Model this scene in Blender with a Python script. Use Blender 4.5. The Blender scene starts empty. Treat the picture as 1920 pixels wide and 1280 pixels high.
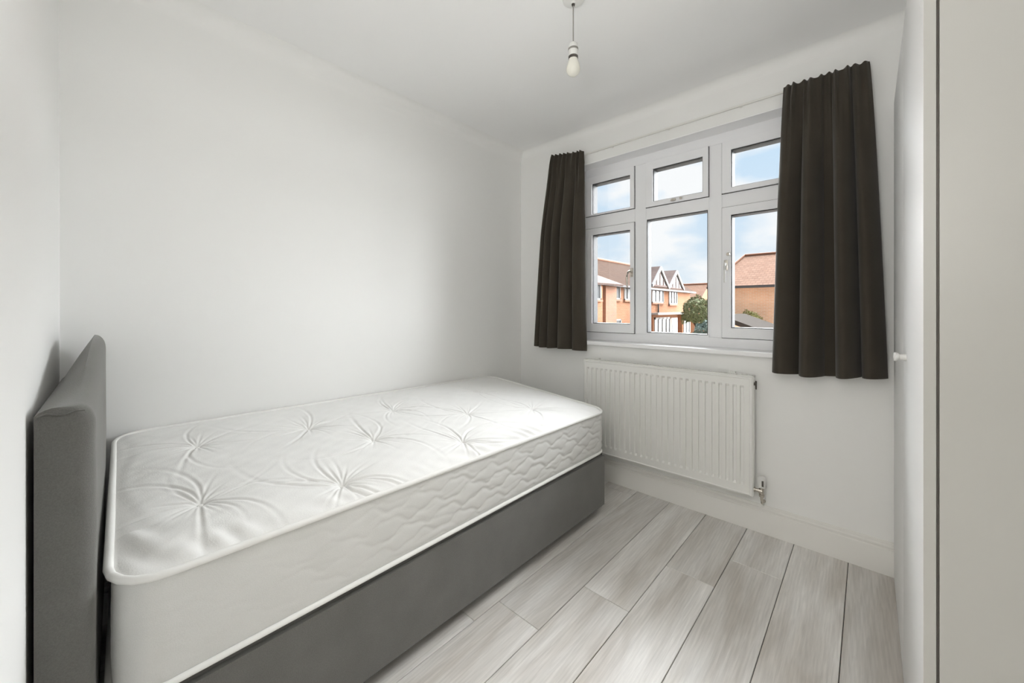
import bpy, bmesh, math, random
import numpy as np
from mathutils import Vector, Matrix, noise
random.seed(4)
C = bpy.context.scene.collection
sc = bpy.context.scene

# ---------------------------------------------------------------- camera
YAW = math.radians(42.818)
CAM_Z = 1.155
cam_d = bpy.data.cameras.new('camera'); cam = bpy.data.objects.new('camera', cam_d); C.objects.link(cam)
cam.location = (0, 0, CAM_Z); cam.rotation_euler = (math.pi/2, 0, YAW)
cam_d.sensor_width = 36; cam_d.lens = 722/1920*36
cam_d.shift_y = -62/1920; cam_d.clip_start = 0.02; cam_d.clip_end = 400
sc.camera = cam

# ---------------------------------------------------------------- sky
world = bpy.data.worlds.new('World'); sc.world = world; world.use_nodes = True
wn = world.node_tree; wn.nodes.clear()
def N(nt, t, **kw):
    n = nt.nodes.new(t)
    for k, v in kw.items():
        if k in n.inputs.keys(): n.inputs[k].default_value = v
        else: setattr(n, k, v)
    return n
out = N(wn, 'ShaderNodeOutputWorld'); bg = N(wn, 'ShaderNodeBackground'); bg.inputs['Strength'].default_value = 1.0
tc = N(wn, 'ShaderNodeTexCoord')
sep = N(wn, 'ShaderNodeSeparateXYZ'); wn.links.new(tc.outputs['Generated'], sep.inputs[0])
rmp = N(wn, 'ShaderNodeValToRGB'); wn.links.new(sep.outputs['Z'], rmp.inputs[0])
rmp.color_ramp.elements[0].position = 0.0; rmp.color_ramp.elements[0].color = (0.54, 0.61, 0.67, 1)
rmp.color_ramp.elements[1].position = 0.45; rmp.color_ramp.elements[1].color = (0.40, 0.55, 0.70, 1)
mp = N(wn, 'ShaderNodeMapping'); mp.inputs['Scale'].default_value = (1.0, 1.0, 2.2); mp.inputs['Location'].default_value = (1.35, 0.4, 0.25)
wn.links.new(tc.outputs['Generated'], mp.inputs[0])
ns = N(wn, 'ShaderNodeTexNoise'); ns.inputs['Scale'].default_value = 3.4; ns.inputs['Detail'].default_value = 6; ns.inputs['Roughness'].default_value = 0.5
wn.links.new(mp.outputs[0], ns.inputs['Vector'])
cr = N(wn, 'ShaderNodeValToRGB'); wn.links.new(ns.outputs[0], cr.inputs[0])
cr.color_ramp.elements[0].position = 0.47; cr.color_ramp.elements[0].color = (0, 0, 0, 1)
cr.color_ramp.elements[1].position = 0.58; cr.color_ramp.elements[1].color = (1, 1, 1, 1)
mx = N(wn, 'ShaderNodeMixRGB'); wn.links.new(cr.outputs[0], mx.inputs[0]); wn.links.new(rmp.outputs[0], mx.inputs[1])
mx.inputs[2].default_value = (0.70, 0.71, 0.72, 1)
wn.links.new(mx.outputs[0], bg.inputs['Color']); wn.links.new(bg.outputs[0], out.inputs[0])

# broad hazy daylight falling in through the window
sun_d = bpy.data.lights.new('sun', 'SUN'); sun = bpy.data.objects.new('sun', sun_d); C.objects.link(sun)
sun_d.energy = 34; sun_d.angle = math.radians(120); sun_d.color = (0.97, 0.985, 1.0)
sun.location = (3, 12, 8)
sun.rotation_euler = Vector((-0.25, -1.0, -0.38)).to_track_quat('-Z', 'Y').to_euler()
# added fill light out of view beyond the doorway, brightening floor and far wall
hl_d = bpy.data.lights.new('landing_fill_light', 'AREA'); hl = bpy.data.objects.new('landing_fill_light', hl_d); C.objects.link(hl)
hl_d.shape = 'DISK'; hl_d.size = 0.9; hl_d.energy = 19; hl_d.color = (1.0, 0.97, 0.93)
hl.location = (-0.35, -0.85, 2.30)
# unseen fill added near the camera, aimed up to bounce off the ceiling
fl_d = bpy.data.lights.new('bounced_fill', 'AREA'); fill_light = bpy.data.objects.new('bounced_fill', fl_d); C.objects.link(fill_light)
fl_d.shape = 'DISK'; fl_d.size = 0.35; fl_d.energy = 6.2; fl_d.color = (1.0, 0.99, 0.97)
fill_light.location = (-0.20, -0.02, 1.45); fill_light.rotation_euler = Vector((-0.22, 0.45, 1.0)).to_track_quat('-Z', 'Y').to_euler()

vs = sc.view_settings
vs.view_transform = 'Standard'; vs.look = 'None'; vs.exposure = 0.5; vs.gamma = 1.0; vs.use_curve_mapping = False
cy = sc.cycles
cy.max_bounces = 14; cy.diffuse_bounces = 10; cy.glossy_bounces = 4; cy.transparent_max_bounces = 12
cy.caustics_reflective = False; cy.caustics_refractive = False
cy.use_denoising = True
cy.sample_clamp_indirect = 4.0

# ---------------------------------------------------------------- helpers
def tag(o, label=None, cat=None, group=None, kind=None):
    if label: o['label'] = label
    if cat: o['category'] = cat
    if group: o['group'] = group
    if kind: o['kind'] = kind
    return o
def thing(name, label=None, cat=None, loc=(0, 0, 0), group=None, kind=None):
    o = bpy.data.objects.new(name, None); C.objects.link(o); o.location = loc; o.empty_display_size = 0.05
    return tag(o, label, cat, group, kind)
def link(name, me, parent=None):
    o = bpy.data.objects.new(name, me); C.objects.link(o)
    if parent is not None:
        o.parent = parent
        p = parent; off = Vector((0, 0, 0))
        while p is not None: off += p.location; p = p.parent
        o.location = -off           # meshes are written in world coordinates
    return o
def mesh_obj(name, verts, faces, mat, parent=None, smooth=False, sharp=None):
    me = bpy.data.meshes.new(name); me.from_pydata([tuple(v) for v in verts], [], faces); me.update()
    if mat: me.materials.append(mat)
    if smooth:
        me.polygons.foreach_set('use_smooth', [True]*len(me.polygons))
        if sharp is not None: me.set_sharp_from_angle(angle=math.radians(sharp))
    return link(name, me, parent)
def bm_obj(name, bm, mat, parent=None, smooth=False, sharp=40):
    me = bpy.data.meshes.new(name); bmesh.ops.recalc_face_normals(bm, faces=bm.faces); bm.to_mesh(me); bm.free()
    if mat: me.materials.append(mat)
    if smooth:
        me.polygons.foreach_set('use_smooth', [True]*len(me.polygons)); me.set_sharp_from_angle(angle=math.radians(sharp))
    return link(name, me, parent)
def add_box(bm, lo, hi, bev=0.0, seg=2):
    x0, y0, z0 = lo; x1, y1, z1 = hi
    vs_ = [bm.verts.new(p) for p in [(x0,y0,z0),(x1,y0,z0),(x1,y1,z0),(x0,y1,z0),(x0,y0,z1),(x1,y0,z1),(x1,y1,z1),(x0,y1,z1)]]
    fs = [bm.faces.new([vs_[i] for i in f]) for f in [(0,3,2,1),(4,5,6,7),(0,1,5,4),(1,2,6,5),(2,3,7,6),(3,0,4,7)]]
    if bev > 0:
        es = {e for f in fs for e in f.edges}
        bmesh.ops.bevel(bm, geom=list(es), offset=bev, segments=seg, affect='EDGES', profile=0.6)
def box(name, lo, hi, mat, parent=None, bev=0.0, seg=2):
    bm = bmesh.new(); add_box(bm, lo, hi, bev, seg)
    return bm_obj(name, bm, mat, parent, smooth=bev > 0, sharp=50)
def boxes(name, lst, mat, parent=None, bev=0.0, seg=2):
    bm = bmesh.new()
    for lo, hi in lst: add_box(bm, lo, hi, bev, seg)
    return bm_obj(name, bm, mat, parent, smooth=bev > 0, sharp=50)
def add_frame(bm, x0, x1, z0, z1, w, y0, y1, bev=0.004):
    """mitred rectangular frame in the XZ plane; w = (left, right, bottom, top)"""
    l, r, b, t = w
    O = [(x0, z0), (x1, z0), (x1, z1), (x0, z1)]; I = [(x0+l, z0+b), (x1-r, z0+b), (x1-r, z1-t), (x0+l, z1-t)]
    vv = {}
    for k, ring in (('o', O), ('i', I)):
        for j, (x, z) in enumerate(ring):
            for q, y in ((0, y0), (1, y1)): vv[k, j, q] = bm.verts.new((x, y, z))
    fs = []
    for j in range(4):
        n = (j+1) % 4
        fs.append(bm.faces.new([vv['o',j,0], vv['o',n,0], vv['i',n,0], vv['i',j,0]]))
        fs.append(bm.faces.new([vv['o',j,1], vv['i',j,1], vv['i',n,1], vv['o',n,1]]))
        fs.append(bm.faces.new([vv['o',j,0], vv['o',j,1], vv['o',n,1], vv['o',n,0]]))
        fs.append(bm.faces.new([vv['i',j,0], vv['i',n,0], vv['i',n,1], vv['i',j,1]]))
    if bev:
        es = [e for e in {e for f in fs for e in f.edges} if len(e.link_faces) == 2 and e.calc_face_angle(0) > 0.5]
        bmesh.ops.bevel(bm, geom=es, offset=bev, segments=2, affect='EDGES')
def frame(name, x0, x1, z0, z1, w, y0, y1, mat, parent, bev=0.004):
    bm = bmesh.new(); add_frame(bm, x0, x1, z0, z1, w, y0, y1, bev)
    return bm_obj(name, bm, mat, parent, smooth=True, sharp=50)
def add_tube(bm, pts, r, seg=10, closed=False, cap=True):
    n = len(pts); P = [Vector(p) for p in pts]; rings = []
    up = Vector((0, 0, 1))
    for i, p in enumerate(P):
        a = P[(i-1) % n] if (closed or i > 0) else p; b = P[(i+1) % n] if (closed or i < n-1) else p
        t = (b-a).normalized()
        if abs(t.dot(up)) > 0.95: s = t.cross(Vector((1, 0, 0))).normalized()
        else: s = t.cross(up).normalized()
        u = s.cross(t).normalized(); rr = r[i] if isinstance(r, (list, tuple)) else r
        rings.append([bm.verts.new(p + (s*math.cos(2*math.pi*k/seg) + u*math.sin(2*math.pi*k/seg))*rr) for k in range(seg)])
    m = n if closed else n-1
    for i in range(m):
        A = rings[i]; B = rings[(i+1) % n]
        for k in range(seg): bm.faces.new([A[k], A[(k+1) % seg], B[(k+1) % seg], B[k]])
    if cap and not closed:
        bm.faces.new(rings[0][::-1]); bm.faces.new(rings[-1])
def tube(name, pts, r, mat, parent=None, seg=10, closed=False):
    bm = bmesh.new(); add_tube(bm, pts, r, seg, closed)
    return bm_obj(name, bm, mat, parent, smooth=True, sharp=50)
def lathe(name, prof, mat, parent, axis_at, seg=32, direction='Z'):
    """prof = [(radius, height)]; revolved about a vertical (Z) or level (X/Y) axis through axis_at"""
    bm = bmesh.new(); rings = []
    ax = Vector(axis_at)
    for r, h in prof:
        ring = []
        for k in range(seg):
            a = 2*math.pi*k/seg; p = Vector((r*math.cos(a), r*math.sin(a), h))
            if direction == 'X': p = Vector((h, p.x, p.y))
            elif direction == 'Y': p = Vector((p.x, h, p.y))
            ring.append(bm.verts.new(ax + p))
        rings.append(ring)
    for A, B in zip(rings, rings[1:]):
        for k in range(seg): bm.faces.new([A[k], A[(k+1) % seg], B[(k+1) % seg], B[k]])
    bm.faces.new(rings[0][::-1]); bm.faces.new(rings[-1])
    return bm_obj(name, bm, mat, parent, smooth=True, sharp=40)
def extrude_profile(name, prof, a, b, axis, mat, parent=None, smooth=True, sharp=35):
    """closed profile [(u, z)]; axis 'X': u is y, runs x a..b; axis 'Y': u is x, runs y a..b"""
    vs_ = []
    for t in (a, b):
        for u, z in prof: vs_.append((t, u, z) if axis == 'X' else (u, t, z))
    n = len(prof)
    fs = [[i, (i+1) % n, n+(i+1) % n, n+i] for i in range(n)] + [list(range(n))[::-1], list(range(n, 2*n))]
    bm = bmesh.new(); V = [bm.verts.new(v) for v in vs_]
    for f in fs: bm.faces.new([V[i] for i in f])
    return bm_obj(name, bm, mat, parent, smooth, sharp)

# ---------------------------------------------------------------- materials
def mat(name, col, rough=0.5, spec=0.5, metal=0.0, bump=None, var=None, sheen=0.0):
    """bump = (scale, strength, distance); var = (scale, second colour)"""
    m = bpy.data.materials.new(name); m.use_nodes = True; nt = m.node_tree; b = nt.nodes['Principled BSDF']
    b.inputs['Base Color'].default_value = (*col, 1); b.inputs['Roughness'].default_value = rough
    b.inputs['Specular IOR Level'].default_value = spec; b.inputs['Metallic'].default_value = metal
    if sheen: b.inputs['Sheen Weight'].default_value = sheen; b.inputs['Sheen Roughness'].default_value = 0.4
    tcn = nt.nodes.new('ShaderNodeTexCoord')
    if var:
        n = nt.nodes.new('ShaderNodeTexNoise'); n.inputs['Scale'].default_value = var[0]; n.inputs['Detail'].default_value = 4
        nt.links.new(tcn.outputs['Object'], n.inputs['Vector'])
        mm = nt.nodes.new('ShaderNodeMixRGB'); mm.inputs[1].default_value = (*col, 1); mm.inputs[2].default_value = (*var[1], 1)
        nt.links.new(n.outputs[0], mm.inputs[0]); nt.links.new(mm.outputs[0], b.inputs['Base Color'])
    if bump:
        n = nt.nodes.new('ShaderNodeTexNoise'); n.inputs['Scale'].default_value = bump[0]; n.inputs['Detail'].default_value = 5
        nt.links.new(tcn.outputs['Object'], n.inputs['Vector'])
        bp = nt.nodes.new('ShaderNodeBump'); bp.inputs['Strength'].default_value = bump[1]; bp.inputs['Distance'].default_value = bump[2]
        nt.links.new(n.outputs[0], bp.inputs['Height']); nt.links.new(bp.outputs[0], b.inputs['Normal'])
    return m
M_wall = mat('wall_paint', (0.865, 0.865, 0.853), 0.75, 0.25, bump=(350, 0.08, 0.001), var=(1.5, (0.872, 0.872, 0.86)))
M_ceil = mat('ceiling_paint', (0.89, 0.89, 0.888), 0.85, 0.2, bump=(300, 0.06, 0.001))
M_trim = mat('satin_trim_paint', (0.80, 0.79, 0.76), 0.38, 0.45, bump=(40, 0.03, 0.001))
M_upvc = mat('white_window_plastic', (0.90, 0.905, 0.925), 0.3, 0.5, bump=(60, 0.01, 0.0005))
M_seal = mat('dark_seal_and_shadow', (0.018, 0.019, 0.02), 0.6, bump=(200, 0.1, 0.0005))
M_sill = mat('white_sill', (0.92, 0.92, 0.93), 0.3, 0.5, bump=(30, 0.02, 0.0005))
M_rad = mat('radiator_enamel', (0.80, 0.80, 0.775), 0.33, 0.5, bump=(80, 0.015, 0.0005))
M_chrome = mat('worn_chrome', (0.62, 0.58, 0.52), 0.25, 0.5, 1.0, bump=(100, 0.1, 0.0005))
M_dark = mat('dark_metal_and_gap', (0.10, 0.09, 0.08), 0.4, 0.5, 0.6, bump=(100, 0.1, 0.0005))
M_wplast = mat('white_plastic', (0.74, 0.74, 0.72), 0.35, 0.5, bump=(100, 0.01, 0.0003))
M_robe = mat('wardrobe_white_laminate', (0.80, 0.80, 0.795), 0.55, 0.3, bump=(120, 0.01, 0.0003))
M_robeside = mat('wardrobe_darker_laminate', (0.455, 0.45, 0.425), 0.42, 0.4, bump=(120, 0.02, 0.0003))  # darker than the white laminate; used on near end panel and door edge
M_pipe = mat('mattress_piping', (0.84, 0.84, 0.82), 0.7, 0.2, bump=(900, 0.2, 0.0006))

def fabric(name, c1, c2, scale, bumpd, rough=0.9, sheen=0.3):
    m = bpy.data.materials.new(name); m.use_nodes = True; nt = m.node_tree; b = nt.nodes['Principled BSDF']
    b.inputs['Roughness'].default_value = rough; b.inputs['Specular IOR Level'].default_value = 0.2
    b.inputs['Sheen Weight'].default_value = sheen; b.inputs['Sheen Roughness'].default_value = 0.5
    t = nt.nodes.new('ShaderNodeTexCoord')
    n = nt.nodes.new('ShaderNodeTexNoise'); n.inputs['Scale'].default_value = scale; n.inputs['Detail'].default_value = 3
    w1 = nt.nodes.new('ShaderNodeTexNoise'); w1.inputs['Scale'].default_value = 9; w1.inputs['Detail'].default_value = 3
    ad = nt.nodes.new('ShaderNodeMath'); ad.operation = 'MULTIPLY_ADD'; ad.inputs[1].default_value = 0.6
    mu = nt.nodes.new('ShaderNodeMath'); mu.operation = 'MULTIPLY'; mu.inputs[1].default_value = 0.4
    nt.links.new(t.outputs['Object'], n.inputs['Vector']); nt.links.new(t.outputs['Object'], w1.inputs['Vector'])
    nt.links.new(w1.outputs[0], mu.inputs[0]); nt.links.new(n.outputs[0], ad.inputs[0]); nt.links.new(mu.outputs[0], ad.inputs[2])
    r = nt.nodes.new('ShaderNodeValToRGB'); r.color_ramp.elements[0].position = 0.3; r.color_ramp.elements[1].position = 0.7
    r.color_ramp.elements[0].color = (*c1, 1); r.color_ramp.elements[1].color = (*c2, 1)
    nt.links.new(ad.outputs[0], r.inputs[0]); nt.links.new(r.outputs[0], b.inputs['Base Color'])
    bp = nt.nodes.new('ShaderNodeBump'); bp.inputs['Strength'].default_value = 0.5; bp.inputs['Distance'].default_value = bumpd
    nt.links.new(n.outputs[0], bp.inputs['Height']); nt.links.new(bp.outputs[0], b.inputs['Normal'])
    return m
M_divan = fabric('grey_woven_fabric', (0.105, 0.103, 0.095), (0.15, 0.147, 0.137), 420, 0.0012)
M_curtain = fabric('dark_brown_blackout', (0.040, 0.033, 0.024), (0.056, 0.047, 0.036), 500, 0.0005, 0.8, 0.15)
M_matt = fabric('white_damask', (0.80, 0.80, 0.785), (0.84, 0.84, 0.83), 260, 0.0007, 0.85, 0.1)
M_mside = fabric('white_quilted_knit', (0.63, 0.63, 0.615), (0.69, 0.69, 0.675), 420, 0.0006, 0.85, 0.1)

def floor_mat():
    m = bpy.data.materials.new('grey_oak_laminate'); m.use_nodes = True; nt = m.node_tree; b = nt.nodes['Principled BSDF']
    L = nt.links.new
    t = nt.nodes.new('ShaderNodeTexCoord'); oi = nt.nodes.new('ShaderNodeObjectInfo')
    sh = nt.nodes.new('ShaderNodeVectorMath'); sh.operation = 'MULTIPLY_ADD'
    cmb = nt.nodes.new('ShaderNodeCombineXYZ')
    for k in range(3): L(oi.outputs['Random'], cmb.inputs[k])
    sh.inputs[1].default_value = (17, 31, 7); L(cmb.outputs[0], sh.inputs[0]); L(t.outputs['Object'], sh.inputs[2])
    def nz(scale, sx, sy, det, dist=0.0, rough=0.55):
        mp_ = nt.nodes.new('ShaderNodeMapping'); mp_.inputs['Scale'].default_value = (sx, sy, 1); L(sh.outputs[0], mp_.inputs[0])
        n = nt.nodes.new('ShaderNodeTexNoise'); n.inputs['Scale'].default_value = scale; n.inputs['Detail'].default_value = det
        n.inputs['Distortion'].default_value = dist; n.inputs['Roughness'].default_value = rough; L(mp_.outputs[0], n.inputs['Vector']); return n.outputs[0]
    big = nz(1.0, 7.0, 1.2, 3, 0.6)          # soft dark streaks along the board
    fine = nz(1.0, 190, 9, 4, 0.4, 0.6)      # pores and grain lines
    mid = nz(1.0, 38, 2.4, 4, 1.4)
    # cathedral grain
    wv = nt.nodes.new('ShaderNodeTexWave'); wv.wave_type = 'RINGS'; wv.rings_direction = 'SPHERICAL'
    mp2 = nt.nodes.new('ShaderNodeMapping'); mp2.inputs['Scale'].default_value = (9, 1.1, 1); L(sh.outputs[0], mp2.inputs[0]); L(mp2.outputs[0], wv.inputs['Vector'])
    wv.inputs['Scale'].default_value = 3.0; wv.inputs['Distortion'].default_value = 5; wv.inputs['Detail'].default_value = 3; wv.inputs['Detail Scale'].default_value = 1.2
    r1 = nt.nodes.new('ShaderNodeValToRGB'); e = r1.color_ramp.elements
    e[0].position = 0.30; e[0].color = (0.53, 0.495, 0.455, 1); e[1].position = 0.62; e[1].color = (0.765, 0.75, 0.73, 1)
    L(big, r1.inputs[0])
    def mul(a, src, lo, hi, fac=1.0):
        r = nt.nodes.new('ShaderNodeMapRange'); r.inputs['From Min'].default_value = 0.3; r.inputs['From Max'].default_value = 0.7
        r.inputs['To Min'].default_value = lo; r.inputs['To Max'].default_value = hi; L(src, r.inputs['Value'])
        v = nt.nodes.new('ShaderNodeMixRGB'); v.blend_type = 'MULTIPLY'; v.inputs[0].default_value = fac; L(a, v.inputs[1]); L(r.outputs[0], v.inputs[2]); return v.outputs[0]
    c = mul(r1.outputs[0], fine, 0.90, 1.06); c = mul(c, mid, 0.90, 1.06); c = mul(c, wv.outputs['Fac'], 0.97, 1.02)
    rr = nt.nodes.new('ShaderNodeMapRange'); rr.inputs['To Min'].default_value = 0.93; rr.inputs['To Max'].default_value = 1.05; L(oi.outputs['Random'], rr.inputs['Value'])
    v = nt.nodes.new('ShaderNodeMixRGB'); v.blend_type = 'MULTIPLY'; v.inputs[0].default_value = 1; L(c, v.inputs[1]); L(rr.outputs[0], v.inputs[2])
    L(v.outputs[0], b.inputs['Base Color'])
    b.inputs['Roughness'].default_value = 0.38; b.inputs['Specular IOR Level'].default_value = 0.55
    bp = nt.nodes.new('ShaderNodeBump'); bp.inputs['Strength'].default_value = 0.25; bp.inputs['Distance'].default_value = 0.0006
    L(fine, bp.inputs['Height']); L(bp.outputs[0], b.inputs['Normal'])
    return m
M_floor = floor_mat()
M_under = mat('dark_underlay', (0.05, 0.045, 0.04), 0.9, bump=(50, 0.2, 0.001))

def glass_mat():
    m = bpy.data.materials.new('window_glass'); m.use_nodes = True; nt = m.node_tree; nt.nodes.clear()
    o = nt.nodes.new('ShaderNodeOutputMaterial'); tr = nt.nodes.new('ShaderNodeBsdfTransparent'); gl = nt.nodes.new('ShaderNodeBsdfGlossy')
    tr.inputs[0].default_value = (0.985, 0.99, 0.99, 1); gl.inputs['Roughness'].default_value = 0.0
    fr = nt.nodes.new('ShaderNodeFresnel'); fr.inputs[0].default_value = 1.3; mxs = nt.nodes.new('ShaderNodeMixShader')
    nt.links.new(fr.outputs[0], mxs.inputs[0]); nt.links.new(tr.outputs[0], mxs.inputs[1]); nt.links.new(gl.outputs[0], mxs.inputs[2]); nt.links.new(mxs.outputs[0], o.inputs[0])
    return m
M_glass = glass_mat()
def bulb_mat():
    m = mat('opal_glass', (0.78, 0.77, 0.70), 0.25, 0.5, bump=(20, 0.01, 0.0003))
    b = m.node_tree.nodes['Principled BSDF']; b.inputs['Subsurface Weight'].default_value = 0.3; b.inputs['Subsurface Radius'].default_value = (0.02, 0.02, 0.02)
    return m
M_bulb = bulb_mat()
def brick_mat(name, c1, c2, cm, sc_=1.0, plane='YZ', w=0.225, h=0.075):
    m = bpy.data.materials.new(name); m.use_nodes = True; nt = m.node_tree; b = nt.nodes['Principled BSDF']; L = nt.links.new
    t = nt.nodes.new('ShaderNodeTexCoord'); s = nt.nodes.new('ShaderNodeSeparateXYZ'); c = nt.nodes.new('ShaderNodeCombineXYZ'); L(t.outputs['Object'], s.inputs[0])
    L(s.outputs[plane[0]], c.inputs[0]); L(s.outputs[plane[1]], c.inputs[1])
    br = nt.nodes.new('ShaderNodeTexBrick'); L(c.outputs[0], br.inputs['Vector'])
    br.inputs['Scale'].default_value = 1; br.inputs['Brick Width'].default_value = w*sc_; br.inputs['Row Height'].default_value = h*sc_; br.inputs['Mortar Size'].default_value = 0.008*sc_
    br.inputs['Color1'].default_value = (*c1, 1); br.inputs['Color2'].default_value = (*c2, 1); br.inputs['Mortar'].default_value = (*cm, 1)
    n = nt.nodes.new('ShaderNodeTexNoise'); n.inputs['Scale'].default_value = 1.2; n.inputs['Detail'].default_value = 5; L(t.outputs['Object'], n.inputs['Vector'])
    r = nt.nodes.new('ShaderNodeMapRange'); r.inputs['To Min'].default_value = 0.8; r.inputs['To Max'].default_value = 1.2; L(n.outputs[0], r.inputs['Value'])
    v = nt.nodes.new('ShaderNodeMixRGB'); v.blend_type = 'MULTIPLY'; v.inputs[0].default_value = 1; L(br.outputs[0], v.inputs[1]); L(r.outputs[0], v.inputs[2])
    L(v.outputs[0], b.inputs['Base Color']); b.inputs['Roughness'].default_value = 0.9; b.inputs['Specular IOR Level'].default_value = 0.05
    bp = nt.nodes.new('ShaderNodeBump'); bp.inputs['Distance'].default_value = 0.01; L(br.outputs['Fac'], bp.inputs['Height']); bp.invert = True; L(bp.outputs[0], b.inputs['Normal'])
    return m
K = 1.0
M_brickA = brick_mat('orange_brick', (0.37, 0.185, 0.105), (0.34, 0.16, 0.09), (0.33, 0.23, 0.17))
M_brickD = brick_mat('dark_red_brick', (0.34, 0.19, 0.135), (0.38, 0.21, 0.14), (0.32, 0.23, 0.19))
M_brickC = brick_mat('buff_orange_brick', (0.80, 0.49, 0.32), (0.74, 0.43, 0.27), (0.74, 0.60, 0.48), plane='XZ')
M_tileA = brick_mat('terracotta_roof_tiles', (0.055, 0.031, 0.021), (0.064, 0.038, 0.026), (0.036, 0.021, 0.015), w=0.22, h=0.13)
M_tileC = brick_mat('brown_roof_tiles', (0.27, 0.17, 0.125), (0.24, 0.145, 0.105), (0.17, 0.10, 0.075), plane='XZ', w=0.22, h=0.12)
M_tileG = brick_mat('grey_roof_tiles', (0.17, 0.13, 0.12), (0.20, 0.155, 0.14), (0.12, 0.09, 0.08), w=0.22, h=0.13)
M_ridge = mat('orange_ridge_tiles', (0.20, 0.085, 0.045), 0.8, bump=(20, 0.2, 0.01))
M_white_out = mat('white_exterior_paint', (0.30, 0.30, 0.30), 0.6, bump=(20, 0.05, 0.005))
M_win_out = mat('distant_window_glass', (0.10, 0.11, 0.115), 0.25, 0.5, bump=(3, 0.05, 0.01))
M_gutter = mat('dark_gutter', (0.05, 0.045, 0.045), 0.5, bump=(20, 0.05, 0.005))
M_leafA = mat('olive_leaves', (0.11, 0.13, 0.05), 0.7, var=(9, (0.19, 0.21, 0.09)))
M_leafB = mat('blue_green_leaves', (0.11, 0.17, 0.145), 0.7, var=(9, (0.17, 0.23, 0.21)))
M_leafC = mat('yellow_green_leaves', (0.15, 0.15, 0.03), 0.7, var=(9, (0.22, 0.20, 0.05)))
M_bark = mat('bark', (0.06, 0.04, 0.03), 0.9, bump=(30, 0.5, 0.01))
M_ground = mat('asphalt_and_verge', (0.32, 0.32, 0.30), 0.9, bump=(30, 0.3, 0.01), var=(0.4, (0.38, 0.38, 0.35)))
M_lroof = mat('shed_roof_felt', (0.032, 0.027, 0.023), 0.9, 0.03, bump=(30, 0.3, 0.01), var=(6, (0.042, 0.035, 0.030)))

# ---------------------------------------------------------------- setting
XL, XR, YN, YF, ZC = -2.068, 0.70, -0.087, 2.34, 2.40
WX0, WX1, WZ0, WZ1 = -1.575, -0.19, 0.905, 2.17      # window opening
YW = 2.45                                            # inner face of the window frame
S = 'structure'
tag(boxes('wall_left', [((XL-0.12, YN-0.12, -0.05), (XL, YF+0.30, ZC+0.1))], M_wall), kind=S)
tag(boxes('wall_far', [((XL, YF, -0.05), (WX0, YF+0.30, ZC)), ((WX1, YF, -0.05), (XR+0.12, YF+0.30, ZC)),
                       ((WX0, YF, -0.05), (WX1, YF+0.30, WZ0)), ((WX0, YF, WZ1), (WX1, YF+0.30, ZC))], M_wall), kind=S)
DX0, DX1 = -0.69, 0.04
tag(boxes('wall_near', [((XL, YN-0.12, -0.05), (DX0, YN, ZC)), ((DX1, YN-0.12, -0.05), (XR+0.12, YN, ZC)), ((DX0, YN-0.12, 2.03), (DX1, YN, ZC))], M_wall), kind=S)
tag(box('wall_right', (XR, YN, -0.05), (XR+0.12, YF, ZC), M_wall), kind=S)
tag(box('ceiling', (XL-0.12, -1.75, ZC), (XR+0.12, YF+0.30, ZC+0.1), M_ceil), kind=S)
# landing beyond the doorway
tag(boxes('wall_landing', [((-1.35, -1.75, -0.05), (XR+0.12, -1.65, ZC)), ((-1.35, -1.65, -0.05), (-1.25, YN-0.12, ZC)), ((XR, -1.65, -0.05), (XR+0.12, YN-0.12, ZC))], M_wall), kind=S)
tag(boxes('trim_1', [((DX0-0.05, YN, 0.0), (DX0, YN+0.009, 2.09)), ((DX1, YN, 0.0), (DX1+0.05, YN+0.009, 2.09)), ((DX0, YN, 2.03), (DX1, YN+0.009, 2.09)),
                     ((DX0, YN-0.12, 0), (DX0+0.02, YN, 2.03)), ((DX1-0.02, YN-0.12, 0), (DX1, YN, 2.03)), ((DX0+0.02, YN-0.12, 2.01), (DX1-0.02, YN, 2.03))], M_trim, bev=0.003), kind=S)

# floor: sub-base with every board laid on it
fl = tag(thing('floor'), kind=S)
box('underlay', (XL-0.05, -1.70, -0.05), (XR+0.05, YF+0.02, -0.009), M_under, fl)
seams = [-2.068] + [-1.873 + 0.2005*k for k in range(13)]
seams = [s for s in seams if s < XR] + [XR]
known = {5: 1.08, 6: 1.378, 7: 1.741, 8: 1.982}   # board row -> y of the joint seen in the photograph
for i, (a, b) in enumerate(zip(seams, seams[1:])):
    j = known.get(i, [0.35, 0.83, 1.22, 0.62, 0.95, 0, 0, 0, 0, 1.15, 1.2, 0.4, 1.1, 0.7][i % 14])
    cuts = sorted([c for c in [j - 1.3*k for k in range(-1, 4)] if -1.6 < c < YF - 0.05])
    ys = [-1.65] + cuts + [YF - 0.004]
    for y0, y1 in zip(ys, ys[1:]):
        x0, x1, g = a + 0.0012, b - 0.0012, 0.0008
        if y1 < -0.1 and False: continue
        bm = bmesh.new()
        e = 0.0014
        lo = [(x0, y0+g), (x1, y0+g), (x1, y1-g), (x0, y1-g)]
        hi_ = [(x0+e, y0+g+e*.6), (x1-e, y0+g+e*.6), (x1-e, y1-g-e*.6), (x0+e, y1-g-e*.6)]
        L0 = [bm.verts.new((x, y, -0.009)) for x, y in lo]; L1 = [bm.verts.new((x, y, -e)) for x, y in lo]; L2 = [bm.verts.new((x, y, 0)) for x, y in hi_]
        for A, B in ((L0, L1), (L1, L2)):
            for k in range(4): bm.faces.new([A[k], A[(k+1) % 4], B[(k+1) % 4], B[k]])
        bm.faces.new(L2); bm.faces.new(L0[::-1])
        bm_obj('floorboard', bm, M_floor, fl)

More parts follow.
